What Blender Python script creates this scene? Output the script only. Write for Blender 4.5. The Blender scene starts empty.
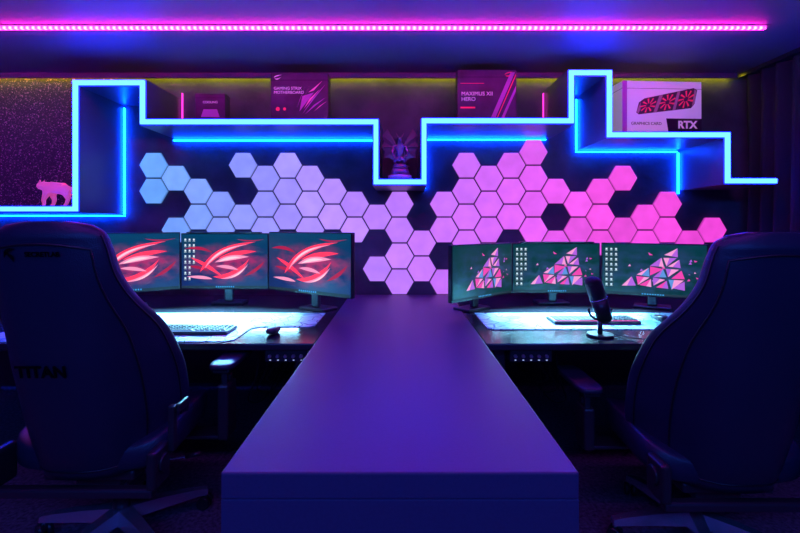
import bpy, bmesh, math, random
from mathutils import Vector, Matrix
random.seed(7)
S = bpy.context.scene
S.view_settings.view_transform = 'Standard'
S.view_settings.look = 'None'
COL = S.collection

# ---------------------------------------------------------------- materials
def mat(name, base=(0.1,0.1,0.1), rough=0.5, metal=0.0, emis=None, estr=1.0, bump=None, noise=None, spec=0.5):
    m = bpy.data.materials.new(name); m.use_nodes = True
    nt = m.node_tree; b = nt.nodes['Principled BSDF']
    b.inputs['Base Color'].default_value = (*base, 1)
    b.inputs['Roughness'].default_value = rough
    b.inputs['Metallic'].default_value = metal
    b.inputs['Specular IOR Level'].default_value = spec
    if emis is not None:
        b.inputs['Emission Color'].default_value = (*emis, 1)
        b.inputs['Emission Strength'].default_value = estr
    if noise:  # (scale, amount)
        tc = nt.nodes.new('ShaderNodeTexCoord')
        n = nt.nodes.new('ShaderNodeTexNoise'); n.inputs['Scale'].default_value = noise[0]
        n.inputs['Detail'].default_value = 6
        nt.links.new(tc.outputs['Object'], n.inputs['Vector'])
        r = nt.nodes.new('ShaderNodeValToRGB')
        a = noise[1]
        r.color_ramp.elements[0].position = 0.3; r.color_ramp.elements[1].position = 0.7
        r.color_ramp.elements[0].color = (*[c*(1-a) for c in base], 1)
        r.color_ramp.elements[1].color = (*[min(1, c*(1+a)) for c in base], 1)
        nt.links.new(n.outputs['Fac'], r.inputs['Fac'])
        nt.links.new(r.outputs['Color'], b.inputs['Base Color'])
    if bump:   # (scale, strength)
        tc = nt.nodes.new('ShaderNodeTexCoord')
        n = nt.nodes.new('ShaderNodeTexNoise'); n.inputs['Scale'].default_value = bump[0]
        n.inputs['Detail'].default_value = 4
        nt.links.new(tc.outputs['Object'], n.inputs['Vector'])
        bp = nt.nodes.new('ShaderNodeBump'); bp.inputs['Strength'].default_value = bump[1]
        bp.inputs['Distance'].default_value = 0.01
        nt.links.new(n.outputs['Fac'], bp.inputs['Height'])
        nt.links.new(bp.outputs['Normal'], b.inputs['Normal'])
    return m

def emat(name, rgb, base=(0,0,0)):
    return mat(name, base, 0.5, emis=rgb, estr=1.0, spec=0.2)

M = {}
M['wall'] = mat('wall_dark_plaster', (0.075,0.085,0.12), 0.7, bump=(14,0.5), noise=(3.5,0.45))
M['ceiling'] = mat('ceiling_paint', (0.17,0.11,0.20), 0.5)
M['carpet'] = mat('carpet', (0.16,0.08,0.13), 0.95, bump=(160,1.0), noise=(60,0.6))
M['shelf'] = mat('shelf_lacquer', (0.06,0.08,0.15), 0.35)
M['table'] = mat('table_laminate', (0.105,0.050,0.130), 0.40, bump=(300,0.05), noise=(120,0.05), spec=0.35)
M['desk'] = mat('desk_black', (0.02,0.02,0.03), 0.16)
M['leather'] = mat('leather_navy', (0.012,0.019,0.044), 0.34, bump=(260,0.2))
M['leather2'] = mat('leather_panel', (0.016,0.020,0.040), 0.38, bump=(260,0.2))
M['piping'] = mat('piping', (0.006,0.006,0.01), 0.4)
M['plastic'] = mat('black_plastic', (0.02,0.02,0.025), 0.3)
M['metal'] = mat('brushed_metal', (0.55,0.6,0.7), 0.25, 0.85)
M['darkmetal'] = mat('dark_metal', (0.08,0.08,0.1), 0.35, 0.8)
M['curtain'] = mat('curtain_fabric', (0.018,0.018,0.04), 0.9)
M['print_grey'] = mat('print_grey', (0.001,0.001,0.002), 0.6, spec=0.1)

# ---------------------------------------------------------------- helpers
def empty(name, loc=(0,0,0), rotz=0.0):
    o = bpy.data.objects.new(name, None); COL.objects.link(o)
    o.empty_display_size = 0.1
    o.location = loc; o.rotation_euler = (0,0,rotz)
    return o

def obj(name, bm, m, parent=None, smooth=False):
    me = bpy.data.meshes.new(name)
    bmesh.ops.recalc_face_normals(bm, faces=bm.faces[:])
    bm.to_mesh(me); bm.free()
    ms = m if isinstance(m,(list,tuple)) else [m]
    for q in ms: me.materials.append(q)
    if smooth:
        for p in me.polygons: p.use_smooth = True
    o = bpy.data.objects.new(name, me); COL.objects.link(o)
    if parent: o.parent = parent
    return o

def box(name, lo, hi, m, parent=None, bev=0.0, seg=2, rot=None, smooth=False):
    bm = bmesh.new()
    bmesh.ops.create_cube(bm, size=1)
    c = [(a+b)/2 for a,b in zip(lo,hi)]; s = [abs(b-a) for a,b in zip(lo,hi)]
    for v in bm.verts: v.co = Vector((v.co.x*s[0], v.co.y*s[1], v.co.z*s[2]))
    if bev > 0:
        bmesh.ops.bevel(bm, geom=bm.edges[:], offset=bev, segments=seg, profile=0.5, affect='EDGES')
    if rot: bmesh.ops.rotate(bm, verts=bm.verts, matrix=rot)
    bmesh.ops.translate(bm, verts=bm.verts, vec=c)
    return obj(name, bm, m, parent, smooth)

def cyl(name, p0, p1, r0, r1, m, parent=None, seg=24, smooth=True):
    p0, p1 = Vector(p0), Vector(p1); d = p1-p0
    bm = bmesh.new()
    bmesh.ops.create_cone(bm, cap_ends=True, segments=seg, radius1=r0, radius2=r1, depth=d.length)
    q = d.to_track_quat('Z','Y').to_matrix()
    bmesh.ops.rotate(bm, verts=bm.verts, matrix=q)
    bmesh.ops.translate(bm, verts=bm.verts, vec=(p0+p1)/2)
    o = obj(name, bm, m, parent, False)
    for p in o.data.polygons: p.use_smooth = len(p.vertices) == 4
    return o

def tube(name, pts, r, m, parent=None, cyclic=False, smooth=True):
    cu = bpy.data.curves.new(name,'CURVE'); cu.dimensions='3D'
    cu.bevel_depth = r; cu.bevel_resolution = 3
    sp = cu.splines.new('POLY'); sp.points.add(len(pts)-1)
    for i,p in enumerate(pts): sp.points[i].co = (*p,1)
    sp.use_cyclic_u = cyclic; sp.use_smooth = smooth
    cu.materials.append(m)
    cu.use_fill_caps = True
    o = bpy.data.objects.new(name, cu); COL.objects.link(o)
    if parent: o.parent = parent
    return o

def catmull(P, n=8):
    out=[]
    for i in range(len(P)-1):
        a=Vector(P[max(i-1,0)]);b=Vector(P[i]);c=Vector(P[i+1]);d=Vector(P[min(i+2,len(P)-1)])
        for k in range(n):
            s=k/n; out.append(tuple(0.5*((2*b)+(c-a)*s+(2*a-5*b+4*c-d)*s*s+(3*b-a-3*c+d)*s**3)))
    out.append(tuple(P[-1])); return out

def text(name, body, size, loc, m, parent, rot=(math.pi/2,0,0), ext=0.0008, align='CENTER', bold=0.0):
    cu = bpy.data.curves.new(name,'FONT'); cu.body = body; cu.size = size
    cu.align_x = align; cu.align_y = 'CENTER'; cu.extrude = ext; cu.offset = bold
    cu.materials.append(m)
    o = bpy.data.objects.new(name, cu); COL.objects.link(o)
    o.parent = parent; o.location = loc; o.rotation_euler = rot
    return o

def poly(name, polys, y, m, parent):
    """flat polygons in the local XZ plane at depth y"""
    bm = bmesh.new()
    for pl in polys:
        vs = [bm.verts.new((p[0], y, p[1])) for p in pl]
        try: bm.faces.new(vs)
        except Exception: pass
    return obj(name, bm, m, parent)

def superbox(name, c, s, e, m, parent, fn=None, nu=32, nv=18):
    bm = bmesh.new()
    rows=[]
    def pw(a): return math.copysign(abs(a)**e, a)
    for j in range(nv+1):
        ph = -math.pi/2 + math.pi*j/nv
        row=[]
        for i in range(nu):
            th = 2*math.pi*i/nu
            x = pw(math.cos(ph))*pw(math.cos(th)); y = pw(math.cos(ph))*pw(math.sin(th)); z = pw(math.sin(ph))
            v = Vector((x*s[0]/2, y*s[1]/2, z*s[2]/2))
            if fn: v = fn(v)
            row.append(bm.verts.new(v+Vector(c)))
        rows.append(row)
    for j in range(nv):
        for i in range(nu):
            bm.faces.new((rows[j][i], rows[j][(i+1)%nu], rows[j+1][(i+1)%nu], rows[j+1][i]))
    bmesh.ops.remove_doubles(bm, verts=bm.verts, dist=1e-5)
    return obj(name, bm, m, parent, True)

def interp(tab, s):
    for (a,va),(b,vb) in zip(tab, tab[1:]):
        if s <= b:
            t = (s-a)/(b-a)
            return va + (vb-va)*t
    return tab[-1][1]

# ---------------------------------------------------------------- room
DW = 3.6; CEIL = 2.51; XR = 2.92; XL = -4.2; YB = -2.4
box('floor', (XL,YB,-0.1), (XR,DW,0.0), M['carpet'])
box('ceiling', (XL,YB,CEIL), (XR,DW,CEIL+0.1), M['ceiling'])
box('wall_back', (XL,DW,-0.1), (XR,DW+0.1,CEIL+0.1), M['wall'])
box('wall_right', (XR,YB,-0.1), (XR+0.1,DW+0.1,CEIL+0.1), M['wall'])
box('wall_left', (XL-0.1,YB,-0.1), (XL,DW+0.1,CEIL+0.1), M['wall'])
box('wall_front', (XL-0.1,YB-0.1,-0.1), (XR+0.1,YB,CEIL+0.1), M['wall'])

# glitter panel on the left part of the wall
gm = bpy.data.materials.new('glitter_stone'); gm.use_nodes=True
nt = gm.node_tree; b = nt.nodes['Principled BSDF']; b.inputs['Roughness'].default_value=0.45
tc = nt.nodes.new('ShaderNodeTexCoord'); vo = nt.nodes.new('ShaderNodeTexVoronoi'); vo.inputs['Scale'].default_value=110
nt.links.new(tc.outputs['Object'], vo.inputs['Vector'])
cr = nt.nodes.new('ShaderNodeValToRGB'); cr.color_ramp.elements[0].position=0.70; cr.color_ramp.elements[0].color=(0.05,0.02,0.12,1)
cr.color_ramp.elements[1].position=0.98; cr.color_ramp.elements[1].color=(0.9,0.40,0.9,1)
nt.links.new(vo.outputs['Color'], cr.inputs['Fac']); nt.links.new(cr.outputs['Color'], b.inputs['Base Color'])
bp = nt.nodes.new('ShaderNodeBump'); bp.inputs['Strength'].default_value=0.8; bp.inputs['Distance'].default_value=0.01
nt.links.new(vo.outputs['Distance'], bp.inputs['Height']); nt.links.new(bp.outputs['Normal'], b.inputs['Normal'])
box('stone_wall_panel', (XL+0.01,3.585,1.45), (-2.285,3.599,CEIL-0.001), gm)

# ---------------------------------------------------------------- LED shelf
YF = 3.10; PF = 444/YF
def fx(x): return (x-400)/PF
def fz(y): return 1.3+(226-y)/PF
line = [(-190,209),(76,209),(76,83),(143,83),(143,122),(376,122),(376,182),(424,182),(424,121),(571,121),(571,73),(609,73),(609,135),(727,135),(727,181),(776,181)]
pts = [Vector((fx(a),fz(b_))) for a,b_ in line]
def offsets(pts, d):
    L=[];R=[]
    n=len(pts)
    for i,p in enumerate(pts):
        ns=[]
        if i>0:
            t=(pts[i]-pts[i-1]).normalized(); ns.append(Vector((-t.y,t.x)))
        if i<n-1:
            t=(pts[i+1]-pts[i]).normalized(); ns.append(Vector((-t.y,t.x)))
        o = ns[0] if len(ns)==1 else ns[0]+ns[1]
        L.append(p+o*d); R.append(p-o*d)
    return L,R
def ribbon(name, pts, d, y0, y1, m, parent):
    L,R = offsets(pts,d)
    bm=bmesh.new()
    def v(p,y): return bm.verts.new((p.x,y,p.y))
    A=[v(p,y0) for p in L]; B=[v(p,y0) for p in R]; C=[v(p,y1) for p in L]; D=[v(p,y1) for p in R]
    for i in range(len(pts)-1):
        bm.faces.new((A[i],A[i+1],B[i+1],B[i])); bm.faces.new((C[i],C[i+1],D[i+1],D[i]))
        bm.faces.new((A[i],A[i+1],C[i+1],C[i])); bm.faces.new((B[i],B[i+1],D[i+1],D[i]))
    bm.faces.new((A[0],B[0],D[0],C[0])); bm.faces.new((A[-1],B[-1],D[-1],C[-1]))
    return obj(name,bm,m,parent)
shelf = empty('stepped_wall_shelf', (0,0,0))
ribbon('boards', pts, 0.024, YF, DW-0.001, M['shelf'], shelf)
M['led_front'] = emat('led_front_blue', (0.26,1.05,46.0))
M['led_back'] = emat('led_back_blue', (0.06,4.0,90.0))
M['led_pink'] = emat('led_back_pink', (1.8,0.07,1.1))
ribbon('led_edge', pts, 0.016, YF-0.012, YF-0.0005, M['led_front'], shelf)
yb0, yb1 = DW-0.022, DW-0.004
def strip(n, x0,z0,x1,z1, m, w=0.0042):
    box(n, (min(x0,x1)-w, yb0, min(z0,z1)-w), (max(x0,x1)+w, yb1, max(z0,z1)+w), m, shelf)
e=0.036
strip('led_back_1', fx(143)-.03, fz(122)-e, fx(376)-.05, fz(122)-e, M['led_back'])
strip('led_back_2', fx(76)+e, fz(209)-.02, fx(76)+e, fz(83)-.05, M['led_back'])
strip('led_back_3', XL+.1, fz(209)-e, fx(76)+e, fz(209)-e, M['led_back'])
strip('led_back_4', fx(424)+.05, fz(121)-e, fx(571)-.02, fz(121)-e, M['led_back'])
strip('led_back_5', fx(609)-e, fz(73)-.05, fx(609)-e, fz(135)-.02, M['led_back'])
strip('led_back_6', fx(609)-e, fz(135)-e, fx(727)-.05, fz(135)-e, M['led_back'])
strip('led_back_7', fx(727)-e, fz(135)-.05, fx(727)-e, fz(181)-.05, M['led_back'])
strip('led_back_8', fx(143)+e, fz(122)+.05, fx(143)+e, CEIL-.14, M['led_pink'],0.003)
strip('led_back_9', fx(571)-e, fz(121)+.05, fx(571)-e, CEIL-.14, M['led_pink'],0.003)
strip('led_back_10', fx(424)+e, fz(121)-.06, fx(424)+e, fz(182)+.0, M['led_back'],0.004)

# cove: valance hides the warm strip that washes the wall
box('trim_cove', (XL+.01,3.500,CEIL-0.042), (2.66,3.515,CEIL-0.0005), M['ceiling'])
box('cove_led_strip', (XL+.05,3.560,CEIL-0.010), (2.66,3.572,CEIL-0.001), emat('led_yellow',(13.0,10.8,0.3)))

# ceiling strip with diodes
dm = bpy.data.materials.new('led_magenta'); dm.use_nodes=True; nt=dm.node_tree; b=nt.nodes['Principled BSDF']
b.inputs['Base Color'].default_value=(0,0,0,1)
tc=nt.nodes.new('ShaderNodeTexCoord'); wv=nt.nodes.new('ShaderNodeTexWave'); wv.bands_direction='X'; wv.inputs['Scale'].default_value=9.0
nt.links.new(tc.outputs['Object'], wv.inputs['Vector'])
mx=nt.nodes.new('ShaderNodeMix'); mx.data_type='RGBA'
mx.inputs['A'].default_value=(36,0.08,19,1); mx.inputs['B'].default_value=(46,1.1,24,1)
nt.links.new(wv.outputs['Fac'], mx.inputs['Factor']); nt.links.new(mx.outputs['Result'], b.inputs['Emission Color'])
b.inputs['Emission Strength'].default_value=1.0
cs = empty('ceiling_led_strip',(0,2.69,CEIL))
box('channel', (XL+.05,-0.025,-0.004),(2.23,0.025,-0.0005), M['ceiling'], cs)
box('diodes', (XL+.06,-0.008,-0.018),(2.21,0.008,-0.004), dm, cs)

# ---------------------------------------------------------------- hexagon panels
PW = 444/(DW-0.03)
hexes = {0:[165,191],1:[178,230],2:[191,217],3:[204,230],4:[165,217],5:[178,204,230],6:[165,191,217],7:[178,204,230],
 8:[191,217],9:[204,230],10:[217,269],11:[204,230,256,282],12:[243,269],13:[204,230,282],14:[165,191,217,243],15:[178,204,230],
 16:[165,191,217],17:[152,178,204,230],18:[191,243],19:[204,230],20:[191,217,243],21:[178,230],22:[217,243],23:[204,230],24:[243],25:[230]}
hm = bpy.data.materials.new('hex_diffuser'); hm.use_nodes=True; nt=hm.node_tree; b=nt.nodes['Principled BSDF']
b.inputs['Base Color'].default_value=(0.03,0.03,0.03,1)
at=nt.nodes.new('ShaderNodeAttribute'); at.attribute_name='hexcol'
ns=nt.nodes.new('ShaderNodeTexNoise'); ns.inputs['Scale'].default_value=9
tc=nt.nodes.new('ShaderNodeTexCoord'); nt.links.new(tc.outputs['Object'], ns.inputs['Vector'])
mr=nt.nodes.new('ShaderNodeMapRange'); mr.inputs['From Min'].default_value=0.3; mr.inputs['From Max'].default_value=0.7
mr.inputs['To Min'].default_value=0.92; mr.inputs['To Max'].default_value=1.08
nt.links.new(ns.outputs['Fac'], mr.inputs['Value'])
nt.links.new(at.outputs['Color'], b.inputs['Emission Color']); nt.links.new(mr.outputs['Result'], b.inputs['Emission Strength'])
bm=bmesh.new(); cl = bm.verts.layers.float_color.new('hexcol')
def hcol(x):
    tab=[(150,(0.15,0.42,1.10)),(260,(0.33,0.33,1.15)),(340,(0.50,0.27,1.15)),(420,(0.60,0.20,1.12)),(520,(0.78,0.13,0.98)),(600,(0.95,0.09,0.82)),(720,(0.88,0.06,0.70))]
    if x<=150: return tab[0][1]
    for (a,ca),(b2,cb) in zip(tab,tab[1:]):
        if x<=b2:
            t=(x-a)/(b2-a); return tuple(p+(q-p)*t for p,q in zip(ca,cb))
    return tab[-1][1]
for k,ys in hexes.items():
    px=153+22.4*k
    for py in ys:
        cx=(px-400)/PW; cz=1.3+(226-py)/PW
        R=14.3/PW; f=random.uniform(0.88,1.1); c=tuple(v*f for v in hcol(px))
        rings=[]
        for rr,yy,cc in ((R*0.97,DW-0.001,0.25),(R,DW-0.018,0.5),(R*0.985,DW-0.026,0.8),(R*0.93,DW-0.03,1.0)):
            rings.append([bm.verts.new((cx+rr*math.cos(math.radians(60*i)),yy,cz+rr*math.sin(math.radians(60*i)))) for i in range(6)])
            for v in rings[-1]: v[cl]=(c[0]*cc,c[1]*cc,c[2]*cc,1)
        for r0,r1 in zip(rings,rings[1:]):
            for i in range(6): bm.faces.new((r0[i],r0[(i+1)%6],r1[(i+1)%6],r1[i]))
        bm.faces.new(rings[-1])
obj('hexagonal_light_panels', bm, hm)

# ---------------------------------------------------------------- central table
TZ=0.75
tb = empty('island_table',(0,2.2,0))
box('top', (-0.4,-1.21,TZ-0.06),(0.4,1.36,TZ), M['table'], tb, 0.004)
box('end_panel', (-0.4,-1.2095,0.0),(0.4,-1.15,TZ-0.0605), M['table'], tb, 0.002)
box('side_panel_1', (-0.37,-1.149,0.0),(-0.34,1.33,TZ-0.061), M['table'], tb)
box('side_panel_2', (0.34,-1.149,0.0),(0.37,1.33,TZ-0.061), M['table'], tb)

# ---------------------------------------------------------------- desks
M['led_white']=emat('panel_led',(0.35,0.45,0.9))
M['knob']=mat('knob_metal',(0.5,0.5,0.55),0.3,0.9)
def desk(x0,x1,px,sgn):
    r=empty('computer_desk',((x0+x1)/2,2.8,0))
    c=(x0+x1)/2
    a,b_=x0-c,x1-c
    box('top',(a,-0.72,0.715),(b_,0.76,0.748),M['desk'],r,0.006)
    box('back_beam',(a+.05,0.55,0.60),(b_-.05,0.58,0.714),M['plastic'],r)
    box('modesty_panel',(a+.13,0.60,0.10),(b_-.13,0.62,0.70),M['darkmetal'],r)
    for i,(lx,ly) in enumerate(((a+.06,-.6),(a+.06,.68),(b_-.12,-.6),(b_-.12,.68))):
        box(f'leg_{i}',(lx,ly,0.0),(lx+.06,ly+.06,.714),M['darkmetal'],r,0.004)
    p=px-c
    box('control_panel',(p-.10,-0.70,0.655),(p+.10,-0.55,0.714),M['plastic'],r,0.006)
    for i in range(5):
        cyl(f'knob_{i}',(p-.075+.037*i,-0.701,0.685),(p-.075+.037*i,-0.712,0.685),0.009,0.008,M['knob'],r,16)
        box(f'led_{i}',(p-.078+.037*i,-0.7025,0.664),(p-.07+.037*i,-0.7005,0.668),M['led_white'],r)
    for i in range(4):
        q=p-sgn*(.02+.05*i)
        tube(f'desk_cable_{i}',catmull([(q,-.54,.70),(q-sgn*.05,-.45,.60-.03*i),(q-sgn*.14,-.3,.50-.06*i),(q-sgn*.10,-.05,.42-.05*i),(q,.3,.60)]),.005,M['plastic'],r)
    return r
desk(-3.3,-0.402,-0.54,1); desk(0.402,2.6,0.62,-1)

# desk mats, pale with printed lines
mm=bpy.data.materials.new('printed_mat'); mm.use_nodes=True; nt=mm.node_tree; b=nt.nodes['Principled BSDF']; b.inputs['Roughness'].default_value=0.5
tc=nt.nodes.new('ShaderNodeTexCoord'); v1=nt.nodes.new('ShaderNodeTexVoronoi'); v1.feature='DISTANCE_TO_EDGE'; v1.inputs['Scale'].default_value=13
n1=nt.nodes.new('ShaderNodeTexNoise'); n1.inputs['Scale'].default_value=5
nt.links.new(tc.outputs['Object'],v1.inputs['Vector']); nt.links.new(tc.outputs['Object'],n1.inputs['Vector'])
r1=nt.nodes.new('ShaderNodeValToRGB'); r1.color_ramp.elements[0].position=0.015; r1.color_ramp.elements[0].color=(0.05,0.20,0.35,1); r1.color_ramp.elements[1].position=0.04; r1.color_ramp.elements[1].color=(0.55,0.93,0.97,1)
nt.links.new(v1.outputs['Distance'],r1.inputs['Fac'])
r2=nt.nodes.new('ShaderNodeValToRGB'); r2.color_ramp.elements[0].position=0.40; r2.color_ramp.elements[0].color=(0.35,0.55,0.65,1); r2.color_ramp.elements[1].position=0.5; r2.color_ramp.elements[1].color=(1,1,1,1)
nt.links.new(n1.outputs['Fac'],r2.inputs['Fac'])
mu=nt.nodes.new('ShaderNodeMix'); mu.data_type='RGBA'; mu.blend_type='MULTIPLY'; mu.inputs['Factor'].default_value=1
nt.links.new(r1.outputs['Color'],mu.inputs['A']); nt.links.new(r2.outputs['Color'],mu.inputs['B']); nt.links.new(mu.outputs['Result'],b.inputs['Base Color'])
def mat_shape(pl):
    bm=bmesh.new(); f=bm.faces.new([bm.verts.new((x,y,0.7485)) for x,y in pl])
    ext=bmesh.ops.extrude_face_region(bm,geom=[f])
    bmesh.ops.translate(bm,verts=[g for g in ext['geom'] if isinstance(g,bmesh.types.BMVert)],vec=(0,0,.004))
    return obj('desk_mat',bm,mm)
mat_shape([(-2.05,2.11),(-.84,2.11),(-.80,2.14),(-.80,2.38),(-.76,2.42),(-.50,2.42),(-.47,2.45),(-.47,2.80),(-2.05,2.80)])
mat_shape([(.50,2.36),(1.80,2.36),(1.80,2.80),(.47,2.80),(.47,2.39)])

# ---------------------------------------------------------------- monitors
def lin(c): return tuple(((v/255)**2.2) for v in c)
def screen_mat(name, top, bot, glow, gcol, gsize=0.9):
    m=bpy.data.materials.new(name); m.use_nodes=True; nt=m.node_tree; b=nt.nodes['Principled BSDF']
    b.inputs['Base Color'].default_value=(0.005,0.005,0.005,1); b.inputs['Roughness'].default_value=0.3
    tc=nt.nodes.new('ShaderNodeTexCoord'); sp=nt.nodes.new('ShaderNodeSeparateXYZ'); nt.links.new(tc.outputs['Generated'],sp.inputs[0])
    r=nt.nodes.new('ShaderNodeValToRGB'); r.color_ramp.elements[0].color=(*bot,1); r.color_ramp.elements[1].color=(*top,1)
    nt.links.new(sp.outputs['Z'],r.inputs['Fac'])
    mp=nt.nodes.new('ShaderNodeMapping'); mp.inputs['Location'].default_value=(-0.55/gsize*1.0,0,-0.45/gsize*1.3); mp.inputs['Scale'].default_value=(1/gsize,0,1.3/gsize)
    nt.links.new(tc.outputs['Generated'],mp.inputs['Vector'])
    g=nt.nodes.new('ShaderNodeTexGradient'); g.gradient_type='SPHERICAL'; nt.links.new(mp.outputs['Vector'],g.inputs['Vector'])
    n=nt.nodes.new('ShaderNodeTexNoise'); n.inputs['Scale'].default_value=7; n.inputs['Detail'].default_value=5; nt.links.new(tc.outputs['Generated'],n.inputs['Vector'])
    nr=nt.nodes.new('ShaderNodeMapRange'); nr.inputs['From Min'].default_value=0.38; nr.inputs['From Max'].default_value=0.65; nt.links.new(n.outputs['Fac'],nr.inputs['Value'])
    q=nt.nodes.new('ShaderNodeMath'); q.operation='MULTIPLY'; nt.links.new(g.outputs['Fac'],q.inputs[0]); nt.links.new(nr.outputs['Result'],q.inputs[1])
    q2=nt.nodes.new('ShaderNodeMath'); q2.operation='MULTIPLY'; q2.inputs[1].default_value=glow; q2.use_clamp=True; nt.links.new(q.outputs[0],q2.inputs[0])
    x=nt.nodes.new('ShaderNodeMix'); x.data_type='RGBA'; x.inputs['B'].default_value=(*gcol,1)
    nt.links.new(q2.outputs[0],x.inputs['Factor']); nt.links.new(r.outputs['Color'],x.inputs['A'])
    nt.links.new(x.outputs['Result'],b.inputs['Emission Color']); b.inputs['Emission Strength'].default_value=1.0
    return m
scrL=screen_mat('wallpaper_red', lin((4,66,100)), lin((18,34,100)), 1.7, (0.42,0.02,0.14), 0.55)
scrR=screen_mat('wallpaper_green', lin((4,58,62)), lin((2,54,52)), 0.9, (0.03,0.06,0.20))
E_red=emat('pixel_red',(1.3,0.045,0.13)); E_pink=emat('pixel_pink',(1.0,0.32,0.55)); E_white=emat('pixel_white',(0.75,0.85,0.95)); E_blue=emat('pixel_blue',(0.05,0.35,0.8))
E_mag=emat('pixel_magenta',(0.90,0.06,0.45)); E_vio=emat('pixel_violet',(0.45,0.12,0.75)); E_dark=emat('pixel_dark',(0.02,0.04,0.06)); E_dred=emat('pixel_darkred',(0.45,0.012,0.07))
E_cy=emat('pixel_cyan',(0.12,0.30,0.75)); E_rose=emat('pixel_rose',(0.95,0.33,0.70)); E_hot=emat('pixel_hot',(1.2,0.7,0.8))

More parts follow.
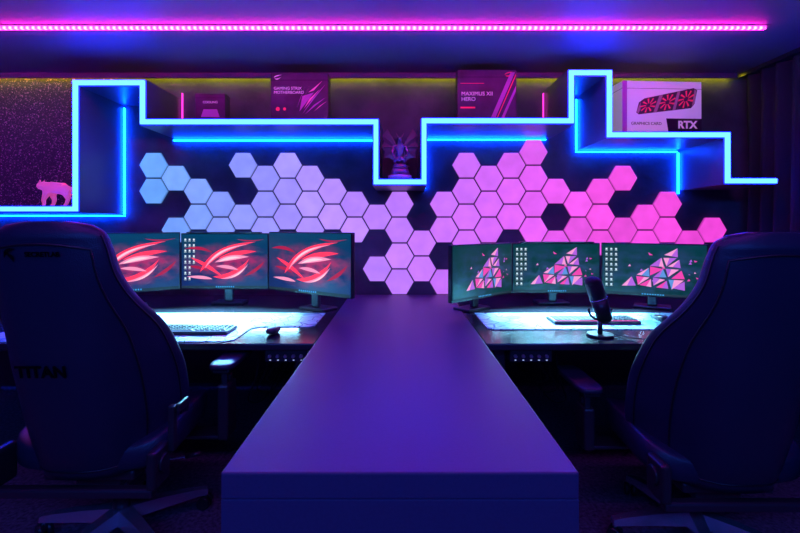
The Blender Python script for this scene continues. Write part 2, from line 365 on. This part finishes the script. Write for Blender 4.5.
def quad(p0,c,p1,n=14):
    return [((1-t)**2*p0[0]+2*t*(1-t)*c[0]+t*t*p1[0],(1-t)**2*p0[1]+2*t*(1-t)*c[1]+t*t*p1[1]) for t in [i/n for i in range(n+1)]]
def crescent(p0,c0,p1,c1):
    a=quad(p0,c0,p1); b_=quad(p1,c1,p0); return a+b_[1:-1]
def monitor(p0,p1,zb,zt,kind,icons=False,fillbar=False):
    p0=Vector(p0);p1=Vector(p1);c=(p0+p1)/2; d=p1-p0; w=d.length; h=zt-zb
    r=empty('monitor',(c.x,c.y,0),math.atan2(d.y,d.x)); zc=(zb+zt)/2
    box('shell',(-w/2,-0.010,zb),(w/2,0.022,zt),M['plastic'],r,0.004)
    box('rear_housing',(-w*.25,0.0221,zc-h*.3),(w*.25,0.055,zc+h*.25),M['plastic'],r,0.012)
    box('screen',(-w/2+.007,-0.0125,zb+.012),(w/2-.007,-0.0101,zt-.007),scrL if kind=='L' else scrR,r)
    box('stand_column',(-0.03,0.056,0.765),(0.03,0.085,zc+.05),M['darkmetal'],r,0.006)
    box('stand_foot',(-0.11,0.02,0.749),(0.11,0.16,0.764),M['darkmetal'],r,0.005)
    if fillbar:
        box('fill_bar_housing',(-w*.42,-0.035,zt+.001),(w*.42,0.010,zt+.009),M['plastic'],r,0.003)  # invented housing for the added mat fill light
    sx=w/2-.01; sz=h/2-.012
    def P(l,k=.94): return [(u*sx*k, zc+v*sz*k) for u,v in l]
    if kind=='L':
        A=[crescent((-0.62,-0.45),(-0.35,0.75),(0.78,0.78),(-0.05,0.50)),
           crescent((-0.85,0.15),(-0.4,0.0),(-0.05,-0.62),(-0.5,-0.25)),
           crescent((-0.30,-0.62),(0.30,-0.95),(0.62,0.10),(0.28,-0.5)),
           crescent((-0.15,0.12),(0.25,0.55),(0.80,0.40),(0.3,0.2))]
        B=[crescent((-0.25,-0.05),(0.1,0.4),(0.62,0.18),(0.2,0.02)),
           crescent((-0.22,-0.2),(0.1,-0.05),(0.35,-0.35),(0.05,-0.32)),
           crescent((-0.95,-0.62),(-0.5,-0.5),(-0.3,-0.72),(-0.6,-0.75))]
        C=[crescent((-0.50,-0.30),(-0.25,0.62),(0.6,0.68),(-0.1,0.5)),
           crescent((-0.1,-0.7),(0.35,-0.8),(0.6,-0.1),(0.3,-0.6))]
        H=[crescent((-0.38,-0.05),(-0.15,0.52),(0.35,0.60),(-0.08,0.47)),crescent((-0.15,-0.02),(0.1,0.27),(0.42,0.16),(0.15,0.08)),crescent((0.1,-0.68),(0.38,-0.62),(0.52,-0.25),(0.33,-0.56))]
        D=[crescent((-1.0,0.5),(-0.6,0.75),(-0.3,0.35),(-0.65,0.5)),crescent((0.5,-0.6),(0.85,-0.5),(1.0,0.0),(0.75,-0.3)),
           crescent((-0.9,-0.2),(-0.6,-0.1),(-0.4,-0.4),(-0.7,-0.3)),crescent((0.3,0.9),(0.6,0.7),(1.0,0.9),(0.7,0.8))]
        poly('art_dark',[P(l) for l in D],-0.0130,E_dred,r)
        poly('art_red',[P(l) for l in A],-0.0135,E_red,r); poly('art_pink',[P(l) for l in B],-0.0140,E_pink,r); poly('art_core',[P(l) for l in C],-0.0145,E_pink,r)
        poly('art_hot',[P(l) for l in H],-0.0149,E_hot,r)
    else:
        rnd=random.Random(23)
        groups={0:[],1:[],2:[],3:[]}
        n=4; G=(0.12,-0.10)
        def shard(a,b1,c1,k):
            cx=(a[0]+b1[0]+c1[0])/3; cy=(a[1]+b1[1]+c1[1])/3
            ang=rnd.uniform(-.2,.2); sc=k*rnd.uniform(.8,1.0); push=rnd.uniform(0,.10)
            dx=cx-G[0]; dy=cy-G[1]; out=[]
            for p in (a,b1,c1):
                x=(p[0]-cx)*sc; y=(p[1]-cy)*sc
                out.append((cx+dx*push+x*math.cos(ang)-y*math.sin(ang)*.6, cy+dy*push+x*math.sin(ang)*1.2+y*math.cos(ang)))
            return out
        O=(-0.62,-0.66); U=(1.30/n,-0.12/n); V=(1.10/n,1.62/n)
        for i in range(n):
            for j in range(n-i):
                a=(O[0]+U[0]*i+V[0]*j,O[1]+U[1]*i+V[1]*j)
                b1=(a[0]+U[0],a[1]+U[1]); c1=(a[0]+V[0],a[1]+V[1]); o=(b1[0]+V[0],b1[1]+V[1])
                for tri in ([a,b1,c1],)+(([o,c1,b1],) if i+j<n-1 else ()):
                    s_=shard(*tri,.95); t_=rnd.uniform(.35,.65); m_=(s_[0][0]*(1-t_)+s_[1][0]*t_,s_[0][1]*(1-t_)+s_[1][1]*t_)
                    groups[rnd.choice([0,0,1,3,3])].append([s_[0],m_,s_[2]]); groups[rnd.choice([0,1,1,2,3])].append([m_,s_[1],s_[2]])
        for k in range(16):
            cx=rnd.uniform(-.65,.9); cy=rnd.uniform(-.7,.8); q=rnd.uniform(.03,.08)
            groups[rnd.choice([0,1,3])].append([(cx,cy),(cx+q,cy+q*rnd.uniform(-1,1)),(cx+q*rnd.uniform(-.5,1),cy+q*1.6)])
        for k_,(nm,mt) in enumerate((('art_magenta',E_mag),('art_violet',E_vio),('art_cyan',E_cy),('art_rose',E_rose))):
            if groups[k_]: poly(nm,[P(l) for l in groups[k_]],-0.0135-.0003*k_,mt,r)
    ic=[]
    if icons:
        for a in range(3):
            for k in range(8):
                if a==2 and k>4: continue
                u=-0.94+a*0.10; v=0.86-k*0.21
                ic.append([(u,v),(u+.04,v),(u+.04,v-.07),(u,v-.07)])
                ic.append([(u-.008,v-.09),(u+.048,v-.09),(u+.048,v-.105),(u-.008,v-.105)])
        poly('desktop_icons',[[(u*sx,zc+v*sz) for u,v in l] for l in ic],-0.0150,E_white,r)
    poly('taskbar',[[(-sx,zc-sz*.93),(sx,zc-sz*.93),(sx,zc-sz),(-sx,zc-sz)]],-0.0150,E_dark,r)
    tk=[[(-0.2+.05*k,-.94),(-0.17+.05*k,-.94),(-0.17+.05*k,-.99),(-0.2+.05*k,-.99)] for k in range(9)]
    poly('taskbar_icons',[[(u*sx,zc+v*sz) for u,v in l] for l in tk],-0.0153,E_blue,r)
    return r
monitor((-2.03,2.76),(-1.535,3.10),0.86,1.257,'L',False)
monitor((-1.525,3.10),(-0.915,3.10),0.86,1.250,'L',True,True)
monitor((-0.905,3.09),(-0.285,2.68),0.86,1.260,'L',False)
monitor((0.305,2.68),(0.77,3.09),0.832,1.185,'R',False)
monitor((0.78,3.10),(1.392,3.10),0.832,1.182,'R',True,True)
monitor((1.402,3.09),(1.93,2.78),0.832,1.185,'R',True)

# ---------------------------------------------------------------- keyboards / mice
key_m=[mat('key_black',(0.03,0.03,0.04),0.45),emat('key_blue',(0.35,0.8,1.6)),emat('key_pink',(1.4,0.15,0.7))]
def keyboard(x,y,z,accent,w=0.44):
    r=empty('keyboard',(x,y,z)); d=0.15
    box('case',(-w/2,-d/2,0.0),(w/2,d/2,0.018),M['plastic'],r,0.004)
    box('backlight',(-w/2+.008,-d/2+.008,0.0182),(w/2-.008,d/2-.008,0.0195),key_m[accent],r)
    bm=bmesh.new(); nx=16; ny=5
    pw=(w-.02)/nx; pd=(d-.02)/ny
    for j in range(ny):
        i=0
        while i<nx:
            span=1
            if j==0 and i==4: span=6
            x0=-w/2+.01+i*pw; y0=-d/2+.01+j*pd
            a=[(x0+.002,y0+.003),(x0+pw*span-.002,y0+.003),(x0+pw*span-.002,y0+pd-.003),(x0+.002,y0+pd-.003)]
            cx=sum(p[0] for p in a)/4; cy=sum(p[1] for p in a)/4
            lo=[bm.verts.new((*p,0.0197)) for p in a]; hi=[bm.verts.new((cx+(p[0]-cx)*.8,cy+(p[1]-cy)*.75,0.025)) for p in a]
            bm.faces.new(hi)
            for k in range(4): bm.faces.new((lo[k],lo[(k+1)%4],hi[(k+1)%4],hi[k]))
            i+=span
    obj('keys',bm,key_m[0],r)
keyboard(-1.09,2.30,0.7527,1,0.44)
keyboard(1.10,2.54,0.7527,2,0.48)
def mouse(x,y,z):
    r=empty('computer_mouse',(x,y,z))
    superbox('body',(0,0,0.019),(0.066,0.12,0.036),0.75,M['plastic'],r,lambda v: Vector((v.x*(1-0.12*math.cos(v.y*26)),v.y,v.z*(1.0-0.25*(v.y/0.06)) if v.z>0 else v.z)))
    cyl('scroll_wheel',(-0.004,0.035,0.032),(0.004,0.035,0.032),0.009,0.009,key_m[1],r,16)
mouse(-0.65,2.28,0.7485); mouse(1.50,2.55,0.7527)

# ---------------------------------------------------------------- microphone
mc=empty('desk_microphone',(1.005,2.23,0.7485))
cyl('base',(0,0,0),(0,0,0.012),0.066,0.062,M['plastic'],mc,40)
cyl('stem',(0,0,0.012),(0,0,0.085),0.012,0.010,M['darkmetal'],mc)
t=[(0.058*math.cos(a)+0.0,0.0,0.138+0.058*math.sin(a)) for a in [math.radians(180+180*i/16) for i in range(17)]]
tube('yoke',t,0.006,M['plastic'],mc)
ax=Vector((-0.36,-0.1,1)).normalized(); c0=Vector((0.008,0,0.135))
cyl('body',c0-ax*0.055,c0+ax*0.055,0.036,0.041,M['plastic'],mc,32)
cyl('ring',c0+ax*0.055,c0+ax*0.062,0.043,0.043,M['metal'],mc,32)
gr=mat('grille_mesh',(0.05,0.05,0.06),0.4,0.6,bump=(900,1.0))
cyl('grille',c0+ax*0.062,c0+ax*0.145,0.041,0.041,gr,mc,32)
superbox('grille_cap',tuple(c0+ax*0.145),(0.082,0.082,0.06),1.0,gr,mc)
cyl('foot_cap',c0-ax*0.068,c0-ax*0.055,0.028,0.036,M['plastic'],mc,32)
P=[(0.04,0.0,0.01),(0.12,-0.06,0.006),(0.165,-0.145,0.008),(0.185,-0.18,-0.08),(0.16,-0.18,-0.3),(0.10,-0.15,-0.45),(0.12,0.0,-0.6)]
tube('cable',catmull(P),0.003,M['plastic'],mc)

# ---------------------------------------------------------------- gaming chairs
WT=[(0,.20),(.08,.240),(.25,.262),(.48,.264),(.62,.250),(.72,.226),(.82,.206),(.92,.196),(.965,.178),(.99,.14),(1.0,.08)]
TT=[(0,.07),(.1,.11),(.5,.115),(.8,.10),(.95,.08),(1.0,.03)]
WG=[(0,.14),(.12,.27),(.38,.26),(.58,.19),(.70,.09),(.8,.04),(1,.02)]
def smooth_interp(tab,s):
    return sum(interp(tab,min(1,max(0,s+d))) for d in (-.04,-.02,0,.02,.04))/5 if s<.93 else interp(tab,s)
def chair(x,y,rot,dz,armz,armx=0.40,armw=.09,lettering=True):
    r=empty('gaming_chair',(x,y,0),rot)
    z0,z1=0.39+dz,1.315+dz
    def yc(s): return -0.235-0.17*s-0.02*math.sin(math.pi*s)
    def surf(px,py,w,g,s):
        u=abs(px)/w
        return (px*(1+.55*max(0,g-.03)*u**3), yc(s)+py*(1-.35*u**6*min(1,g*5))+g*u**3.4, z0+(z1-z0)*s)
    bm=bmesh.new(); rows=[]; n=72; H=54
    for j in range(H+1):
        s=j/H; s=1-(1-s)**1.35
        w=smooth_interp(WT,s); t=smooth_interp(TT,s); g=smooth_interp(WG,s); row=[]
        for i in range(n):
            th=2*math.pi*i/n; c=math.cos(th); sn=math.sin(th)
            px=w*math.copysign(abs(c)**.65,c); py=t/2*math.copysign(abs(sn)**.7,sn)
            row.append(bm.verts.new(surf(px,py,w,g,s)))
        rows.append(row)
    for a,b_ in zip(rows,rows[1:]):
        for i in range(n): bm.faces.new((a[i],a[(i+1)%n],b_[(i+1)%n],b_[i]))
    bm.faces.new(rows[0]); bm.faces.new(rows[-1])
    obj('backrest',bm,M['leather'],r,True)
    def rear(px,s):
        w=smooth_interp(WT,s); t=smooth_interp(TT,s); g=smooth_interp(WG,s); u=min(abs(px)/w,1)
        cc=u**(1/.65); sn=math.sqrt(max(0,1-cc*cc))
        q=surf(px,-t/2*sn**.7,w,g,s); return (q[0],q[1]-.0005,q[2])
    loop=[]; kx=.80; s0=.04; s1=.90
    ss=[s0+(s1-s0)*k/26 for k in range(27)]
    for s in ss: loop.append(rear(smooth_interp(WT,s)*kx,s))
    for k in range(1,8):
        f=1-2*k/8; loop.append(rear(smooth_interp(WT,s1)*kx*f,s1+.02*(1-f*f)))
    for s in reversed(ss): loop.append(rear(-smooth_interp(WT,s)*kx,s))
    for k in range(1,8):
        f=-1+2*k/8; loop.append(rear(smooth_interp(WT,s0)*kx*f,s0))
    tube('rear_seam',loop,0.004,M['piping'],r,True)
    for k,sx in enumerate((-1,1)):
        tube(f'bolster_seam_{k}',[rear(sx*smooth_interp(WT,s)*.97,s) for s in [.05+.9*i/30 for i in range(31)]],.0035,M['piping'],r)
    ang=math.atan2(0.17,z1-z0)
    if lettering:
        s=.46; q=rear(0,s); text('lettering','TITAN',0.058,(-.02,q[1]-.004,q[2]),M['print_grey'],r,(math.pi/2+ang,0,0),0.002,bold=0.001)
        s=.885; q=rear(0,s)
        text('badge_text','SECRETLAB',0.022,(.02,q[1]-.003,q[2]),M['print_grey'],r,(math.pi/2+ang,0,0),0.001,bold=.0006)
        poly('badge_emblem',[crescent((-.10,q[2]-.012),(-.11,q[2]+.03),(-.065,q[2]+.018),(-.09,q[2]+.012)),crescent((-.105,q[2]+.01),(-.06,q[2]+.0),(-.07,q[2]-.025),(-.08,q[2]-.01))],q[1]-.004,M['print_grey'],r)
    def seatf(v):
        u=abs(v.x)/0.27; return Vector((v.x*(1-0.08*(v.y/0.27)),v.y,v.z+0.05*u**4*(1 if v.z>0 else .3)))
    superbox('seat',(0,0.04,0.445+dz),(0.56,0.58,0.12),0.42,M['leather'],r,seatf)
    box('seat_pan',(-.17,-.2,0.345+dz),(.17,.2,0.385+dz),M['darkmetal'],r,0.01)
    for k,sx in enumerate((-1,1)):
        box(f'hinge_cover_{k}',(sx*.285-.018,-.30,0.36+dz),(sx*.285+.018,-.19,0.50+dz),M['plastic'],r,0.014,3)
        cyl(f'hinge_disc_{k}',(sx*.303,-.24,0.44+dz),(sx*.311,-.24,0.44+dz),.035,.03,M['plastic'],r)
    box('recline_lever',(.325,-.20,0.60+dz),(.340,-.12,0.635+dz),M['plastic'],r,0.006)
    box('recline_lever_arm',(.300,-.21,0.46+dz),(.3245,-.18,0.63+dz),M['plastic'],r,0.005)
    box('rear_crossbar',(-.29,-.295,0.335+dz),(.29,-.255,0.368+dz),M['darkmetal'],r,0.008)
    box('tilt_mechanism',(-.09,-.15,0.285+dz),(.09,.13,0.345+dz),M['plastic'],r,0.012)
    tube('tilt_lever',[(.08,.02,0.315+dz),(.2,.03,0.31+dz),(.28,.04,0.32+dz)],.006,M['metal'],r)
    cyl('lever_grip',(.25,.037,0.317+dz),(.31,.045,0.325+dz),.010,.010,M['plastic'],r)
    ay=.16
    for k,sx in enumerate((-1,1)):
        box(f'arm_bracket_{k}',(min(sx*.12,sx*armx),ay-.05,0.352+dz),(max(sx*.12,sx*armx),ay+.05,0.368+dz),M['darkmetal'],r,0.005)
        box(f'arm_post_{k}',(sx*armx-.024,ay-.06,0.35+dz),(sx*armx+.024,ay+.05,armz-.10),M['plastic'],r,0.010)
        box(f'arm_slider_{k}',(sx*armx-.013,ay-.04,armz-.12),(sx*armx+.013,ay+.03,armz-.028),M['darkmetal'],r,0.005)
        box(f'arm_button_{k}',(sx*armx+sx*.012-.008,ay-.02,armz-.09),(sx*armx+sx*.012+.008,ay+.01,armz-.065),M['plastic'],r,0.003)
        box(f'arm_mount_{k}',(sx*armx-.035,ay-.08,armz-.040),(sx*armx+.035,ay+.10,armz-.024),M['plastic'],r,0.005)
        superbox(f'arm_pad_{k}',(sx*armx,ay+.07,armz-.011),(armw+.02,.34,.032),0.4,M['leather2'],r)
    cyl('gas_lift',(0,0,.13),(0,0,.30+dz),.025,.022,M['metal'],r)
    cyl('gas_sleeve',(0,0,.10),(0,0,.2),.035,.030,M['plastic'],r)
    cyl('hub',(0,0,.075),(0,0,.125),.055,.045,M['metal'],r)
    for k in range(5):
        a=math.radians(90+72*k+18); d=Vector((math.cos(a),math.sin(a),0)); p=Vector((-d.y,d.x,0))
        bm=bmesh.new(); sec=[]
        for t_,w,zt,zb in ((0.03,.036,.130,.078),(.15,.030,.120,.076),(.28,.024,.102,.072),(.335,.019,.090,.068)):
            c=d*t_
            sec.append([bm.verts.new(c+p*w*.7+Vector((0,0,zt))),bm.verts.new(c+p*w+Vector((0,0,zb))),bm.verts.new(c-p*w+Vector((0,0,zb))),bm.verts.new(c-p*w*.7+Vector((0,0,zt)))])
        for a1,b1 in zip(sec,sec[1:]):
            for i in range(4): bm.faces.new((a1[i],a1[(i+1)%4],b1[(i+1)%4],b1[i]))
        bm.faces.new(sec[0]); bm.faces.new(sec[-1])
        obj(f'star_leg_{k}',bm,M['metal'],r)
        c=d*.325
        cyl(f'caster_stem_{k}',c+Vector((0,0,.045)),c+Vector((0,0,.072)),.009,.009,M['metal'],r,12)
        tdir=Vector((math.cos(a+.9),math.sin(a+.9),0)); 
        for w_,q_ in ((0,-1),(1,1)):
            cc=c+Vector((0,0,.029))
            cyl(f'caster_{k}_{w_}',cc+tdir*q_*.006,cc+tdir*q_*.027,.029,.027,M['plastic'],r,20)
    return r
chair(-1.165,1.86,0.0,0.0,0.695,0.38)
chair(1.215,1.84,0.0,-0.035,0.60,0.385,lettering=False)

# ---------------------------------------------------------------- boxes on shelf
bp1=mat('box_print_purple',(0.045,0.025,0.075),0.4,noise=(6,0.5)); bp2=mat('box_print_dark',(0.03,0.02,0.04),0.45)
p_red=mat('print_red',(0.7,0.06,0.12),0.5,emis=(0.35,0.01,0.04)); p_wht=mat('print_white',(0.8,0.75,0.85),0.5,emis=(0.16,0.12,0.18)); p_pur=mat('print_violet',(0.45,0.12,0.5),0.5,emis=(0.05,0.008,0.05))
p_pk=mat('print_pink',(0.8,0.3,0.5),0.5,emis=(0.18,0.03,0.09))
zA=fz(122)+.0245; zB=fz(121)+.0245; zC=fz(135)+.0245
def pack(x0,x1,z0,z1,y0,depth,m,rot=0):
    r=empty('hardware_box',((x0+x1)/2,y0+depth/2,z0),rot); w=x1-x0;h=z1-z0
    box('carton',(-w/2,-depth/2,0),(w/2,depth/2,h),m,r,0.003)
    box('lid_seam',(-w/2-.0005,-depth/2-.0005,h*.86),(w/2+.0005,depth/2+.0005,h*.866),M['print_grey'],r)
    return r,w,h,-depth/2
def rogeye(x,z,s): return [crescent((x-s,z),(x-.7*s,z+.75*s),(x+s,z+.7*s),(x,z+.4*s)),crescent((x-.8*s,z-.2*s),(x-.1*s,z-.9*s),(x+.8*s,z+.2*s),(x+.1*s,z-.35*s))]
r,w,h,yy=pack(-0.955,-0.53,zA,2.43,3.28,.12,bp1)
text('title_print','GAMING STRIX\nMOTHERBOARD',.030,(-.19,yy-.001,h*.66),p_wht,r,align='LEFT')
poly('art_print',[[(a*w/2,h*b_) for a,b_ in l] for l in ([(.0,.25),(.5,.62),(.1,.55)],[(.1,.2),(.9,.78),(.45,.5)],[(.2,.2),(.9,.52),(.5,.38)],[(-.1,.3),(.2,.75),(.02,.5)])],yy-.001,p_pur,r)
poly('art_print_pink',[[(a*w/2,h*b_) for a,b_ in l] for l in ([(.15,.3),(.7,.68),(.35,.5)],[(.5,.25),(.95,.45),(.7,.36)],[(.3,.62),(.8,.85),(.5,.66)],[(.05,.42),(.35,.74),(.15,.52)])],yy-.0015,p_pk,r)
poly('badge_print',[[(-.16+.016*math.cos(i),h*.3+.016*math.sin(i)) for i in [k*math.pi/4 for k in range(8)]],[(-.11+.012*math.cos(i),h*.3+.012*math.sin(i)) for i in [k*math.pi/4 for k in range(8)]]],yy-.001,p_red,r)
poly('emblem_print',rogeye(-.16,.345,.03),yy-.001,p_wht,r)
r,w,h,yy=pack(0.425,0.86,zB,2.455,3.28,.12,bp1)
text('title_print','MAXIMUS XII\nHERO',.040,(-.19,yy-.001,h*.50),p_wht,r,align='LEFT')
poly('art_print',[[(a*w/2,h*b_) for a,b_ in l] for l in ([(.05,.0),(.2,.0),(.95,.95),(.8,.95)],[(.4,.0),(.5,.0),(.98,.6),(.98,.7)])],yy-.001,p_pur,r)
poly('art_line',[[(a*w/2,h*b_) for a,b_ in l] for l in ([(-.9,.74),(-.1,.74),(-.1,.75),(-.9,.75)],[(-.9,.28),(-.4,.28),(-.4,.31),(-.9,.31)],[(.25,.0),(.28,.0),(.98,.88),(.98,.93)])],yy-.0012,p_red,r)
poly('emblem_print',rogeye(.16,.36,.03),yy-.0015,p_red,r)
r,w,h,yy=pack(-1.52,-1.30,zA,2.285,3.3,.10,bp1)
text('title_print','COOLING',.024,(0,yy-.001,h*.72),p_wht,r)
poly('art_print',[[(-.07,h*.25),(.07,h*.25),(.05,h*.5),(-.05,h*.5)]],yy-.001,p_pur,r)
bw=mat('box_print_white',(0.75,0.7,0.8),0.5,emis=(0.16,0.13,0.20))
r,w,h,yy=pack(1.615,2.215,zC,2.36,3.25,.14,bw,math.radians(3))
poly('art_lower_band',[[(.05,0.01),(w/2,0.01),(w/2,h*.32),(.03,h*.32)]],yy-.0008,bp2,r)
poly('art_side_band',[[(-w/2,0.01),(-w/2+.035,.01),(-w/2+.035,h),(-w/2,h)]],yy-.0008,p_pur,r)
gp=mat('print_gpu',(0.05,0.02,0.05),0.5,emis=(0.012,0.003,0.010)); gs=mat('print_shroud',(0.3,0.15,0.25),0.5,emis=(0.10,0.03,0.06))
def cardP(u,v):
    x=-.20+.44*u; z0_=.38+.14*u; z1_=.66+.24*u
    return (x+ .03*v, h*(z0_+(z1_-z0_)*v))
poly('art_card',[[cardP(*q) for q in ((0,0.15),(0.05,0),(.95,0),(1,.2),(1,.85),(.93,1),(.08,1),(0,.8))]],yy-.0012,gp,r)
poly('art_shroud',[[cardP(*q) for q in l] for l in (((.30,0.02),(.36,.02),(.40,.98),(.34,.98)),((.63,.02),(.68,.02),(.70,.98),(.65,.98)),((0.0,.2),(.04,.05),(.06,.3),(.03,.8)),((.96,.1),(1,.25),(.99,.8),(.95,.95)))],yy-.0014,gs,r)
fan=[]
for u0 in (.18,.51,.83):
    for k in range(9):
        a=k*2*math.pi/9
        fan.append([cardP(u0+.15*rr*math.cos(aa)*.9,.5+.44*rr*math.sin(aa)) for rr,aa in ((.28,a),(1,a+.25),(1,a+.48),(.28,a+.4))])
poly('art_fans',fan,yy-.0016,p_red,r)
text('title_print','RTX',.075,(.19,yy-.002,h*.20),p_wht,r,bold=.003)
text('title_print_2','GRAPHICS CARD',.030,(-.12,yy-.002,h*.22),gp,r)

# ---------------------------------------------------------------- statues
def skin(name, verts, edges, radii, m, parent, sub=2, flat=False):
    me=bpy.data.meshes.new(name); me.from_pydata(verts,edges,[]); me.materials.append(m)
    o=bpy.data.objects.new(name,me); COL.objects.link(o); o.parent=parent
    md=o.modifiers.new('Skin','SKIN'); md.use_smooth_shade=not flat
    for i,rr in enumerate(radii):
        d=me.skin_vertices[0].data[i]; d.radius=(rr,rr) if not isinstance(rr,tuple) else rr; d.use_root=(i==0)
    if sub: 
        s=o.modifiers.new('Sub','SUBSURF'); s.levels=sub; s.render_levels=sub
    return o
sm=mat('statue_bronze',(0.26,0.15,0.20),0.32,0.4)
st=empty('winged_statue',(0.0,3.20,fz(182)+.0245))
cyl('plinth_low',(0,0,0),(0,0,.03),.085,.085,mat('plinth_stone',(0.7,0.68,0.75),0.5),st,32)
cyl('plinth',(0,0,.03),(0,0,.085),.075,.055,sm,st,32)
superbox('rock',(0,0,.092),(.11,.10,.05),0.9,sm,st)
V=[(0,.0,.15),(0,-.01,.20),(0,-.015,.235),(0,-.025,.262),(0,-.04,.29),(0,-.065,.288),
   (-.035,-.03,.145),(-.03,.0,.11),(-.032,-.03,.102),(.035,-.03,.145),(.03,.0,.11),(.032,-.03,.102),
   (-.045,-.01,.235),(-.058,-.03,.19),(-.035,-.055,.155),(.045,-.01,.235),(.058,-.03,.19),(.035,-.055,.155),
   (0,.03,.13),(.04,.05,.11),(.07,.02,.10)]
E=[(0,1),(1,2),(2,3),(3,4),(4,5),(0,6),(6,7),(7,8),(0,9),(9,10),(10,11),(2,12),(12,13),(13,14),(2,15),(15,16),(16,17),(0,18),(18,19),(19,20)]
Rr=[.026,.027,.026,.014,.018,.009,.018,.012,.010,.018,.012,.010,.013,.010,.007,.013,.010,.007,.010,.006,.003]
skin('gargoyle_body',V,E,Rr,sm,st)
for sx in (-1,1):
    cyl(f'horn_{sx+1}',(sx*.012,-.035,.302),(sx*.028,-.02,.335),.005,.001,sm,st,10)
    bm=bmesh.new()
    root=Vector((sx*.015,.02,.22)); tip=[Vector(q) for q in ((sx*.05,.04,.30),(sx*.095,.045,.375),(sx*.130,.05,.33),(sx*.115,.05,.285),(sx*.135,.045,.245),(sx*.110,.04,.215),(sx*.115,.035,.165),(sx*.075,.03,.165),(sx*.04,.025,.14))]
    rv=bm.verts.new(root); tv=[bm.verts.new(q) for q in tip]
    for a_,b_ in zip(tv,tv[1:]): bm.faces.new((rv,a_,b_))
    ext=bmesh.ops.extrude_face_region(bm,geom=bm.faces[:])
    bmesh.ops.translate(bm,verts=[g for g in ext['geom'] if isinstance(g,bmesh.types.BMVert)],vec=(0,.006,0))
    obj(f'wing_{sx+1}',bm,sm,st)
    for k,q in enumerate((1,2,4,6)):
        tube(f'wing_bone_{sx+1}_{k}',[tuple(root),tuple((root+tip[q])/2+Vector((0,-.004,.01))),tuple(tip[q])],.0035,sm,st)
pk=mat('figurine_pink',(0.9,0.28,0.5),0.35,emis=(0.32,0.04,0.16))  # glow put into the material to push the pink; not a lamp
ct=empty('panther_figurine',(-2.49,3.22,fz(209)+.0245))
V=[(0.02,0,.135),(-.05,0,.14),(-.085,0,.148),(-.115,0,.150),(-.14,0,.138),
   (.075,0,.135),(.105,0,.13),(.135,0,.10),(.15,0,.06),
   (-.055,-.024,.09),(-.075,-.026,.045),(-.068,-.026,.010),(-.085,-.026,.006),
   (-.050,.024,.09),(-.035,.026,.045),(-.045,.026,.010),(-.062,.026,.006),
   (.085,-.026,.09),(.105,-.028,.050),(.090,-.028,.010),(.072,-.028,.006),
   (.07,.026,.09),(.06,.028,.048),(.045,.028,.010),(.028,.028,.006)]
E=[(0,1),(1,2),(2,3),(3,4),(0,5),(5,6),(6,7),(7,8),(1,9),(9,10),(10,11),(11,12),(1,13),(13,14),(14,15),(15,16),(5,17),(17,18),(18,19),(19,20),(5,21),(21,22),(22,23),(23,24)]
Rr=[.038,.042,.032,.034,.018,.038,.018,.010,.009,.024,.015,.012,.010,.024,.015,.012,.010,.026,.014,.012,.010,.026,.014,.012,.010]
skin('body',V,E,Rr,pk,ct,1,True)
for sy in (-1,1):
    cyl(f'ear_{sy+1}',(-.108,sy*.016,.172),(-.104,sy*.020,.190),.010,.003,pk,ct,6,False)

# ---------------------------------------------------------------- curtain
bm=bmesh.new(); ys=[YB+.05+(3.5-YB)*i/700 for i in range(701)]
cols=[]
for i,y_ in enumerate(ys):
    a=0.035*math.sin(y_*2*math.pi/0.13)+0.01*math.sin(y_*2*math.pi/0.31+1)
    cols.append([bm.verts.new((2.75+a*(1.0 if z_<2 else .8)+.01*math.sin(z_*2+y_*3),y_,z_)) for z_ in (0.01,.6,1.2,1.8,2.2,2.48)])
for c0_,c1_ in zip(cols,cols[1:]):
    for j in range(5): bm.faces.new((c0_[j],c1_[j],c1_[j+1],c0_[j+1]))
obj('curtain',bm,M['curtain'],None,True)
box('curtain_rail',(2.70,YB+.05,2.482),(2.80,3.55,2.509),M['plastic'])

# ---------------------------------------------------------------- lamps
def area(name,loc,rot,sx,sy,col,pw,spread=None):
    l=bpy.data.lights.new(name,'AREA'); l.shape='RECTANGLE'; l.size=sx; l.size_y=sy; l.color=col; l.energy=pw
    if spread: l.spread=math.radians(spread)
    o=bpy.data.objects.new(name,l); COL.objects.link(o); o.location=loc; o.rotation_euler=rot
    return o
area('blue_ceiling_lamp',(0,-1.4,2.45),(math.radians(38),0,0),4.5,0.4,(0.03,0.13,1.0),105)
area('violet_fill_light',(0,1.0,2.48),(0,0,0),4.0,0.2,(0.38,0.05,1.0),18)  # added overhead fill without a fixture, supplies extra purple light
# added fill lights above and below the middle monitors, brightening the desk mats
area('mat_fill_upper',(-1.22,3.075,1.249),(math.radians(-38),0,0),0.5,0.02,(0.22,0.72,1.0),28,75)
area('mat_fill_upper',(1.086,3.075,1.181),(math.radians(-38),0,0),0.5,0.02,(0.22,0.72,1.0),25,75)
area('mat_fill_lower',(-1.22,2.92,0.857),(math.radians(-35),0,0),1.1,0.03,(0.25,0.7,1.0),8,130)
area('mat_fill_lower',(1.10,2.92,0.829),(math.radians(-35),0,0),1.0,0.03,(0.25,0.7,1.0),6,130)

w=bpy.data.worlds.new('world'); S.world=w; w.use_nodes=True
w.node_tree.nodes['Background'].inputs[0].default_value=(0.004,0.003,0.012,1)

cam=bpy.data.cameras.new('camera'); co=bpy.data.objects.new('camera',cam); COL.objects.link(co)
cam.sensor_width=36; cam.lens=36*444/800; cam.shift_y=-40.5/800; cam.clip_start=0.02
co.location=(0,0,1.3); co.rotation_euler=(math.pi/2,0,0)
S.camera=co
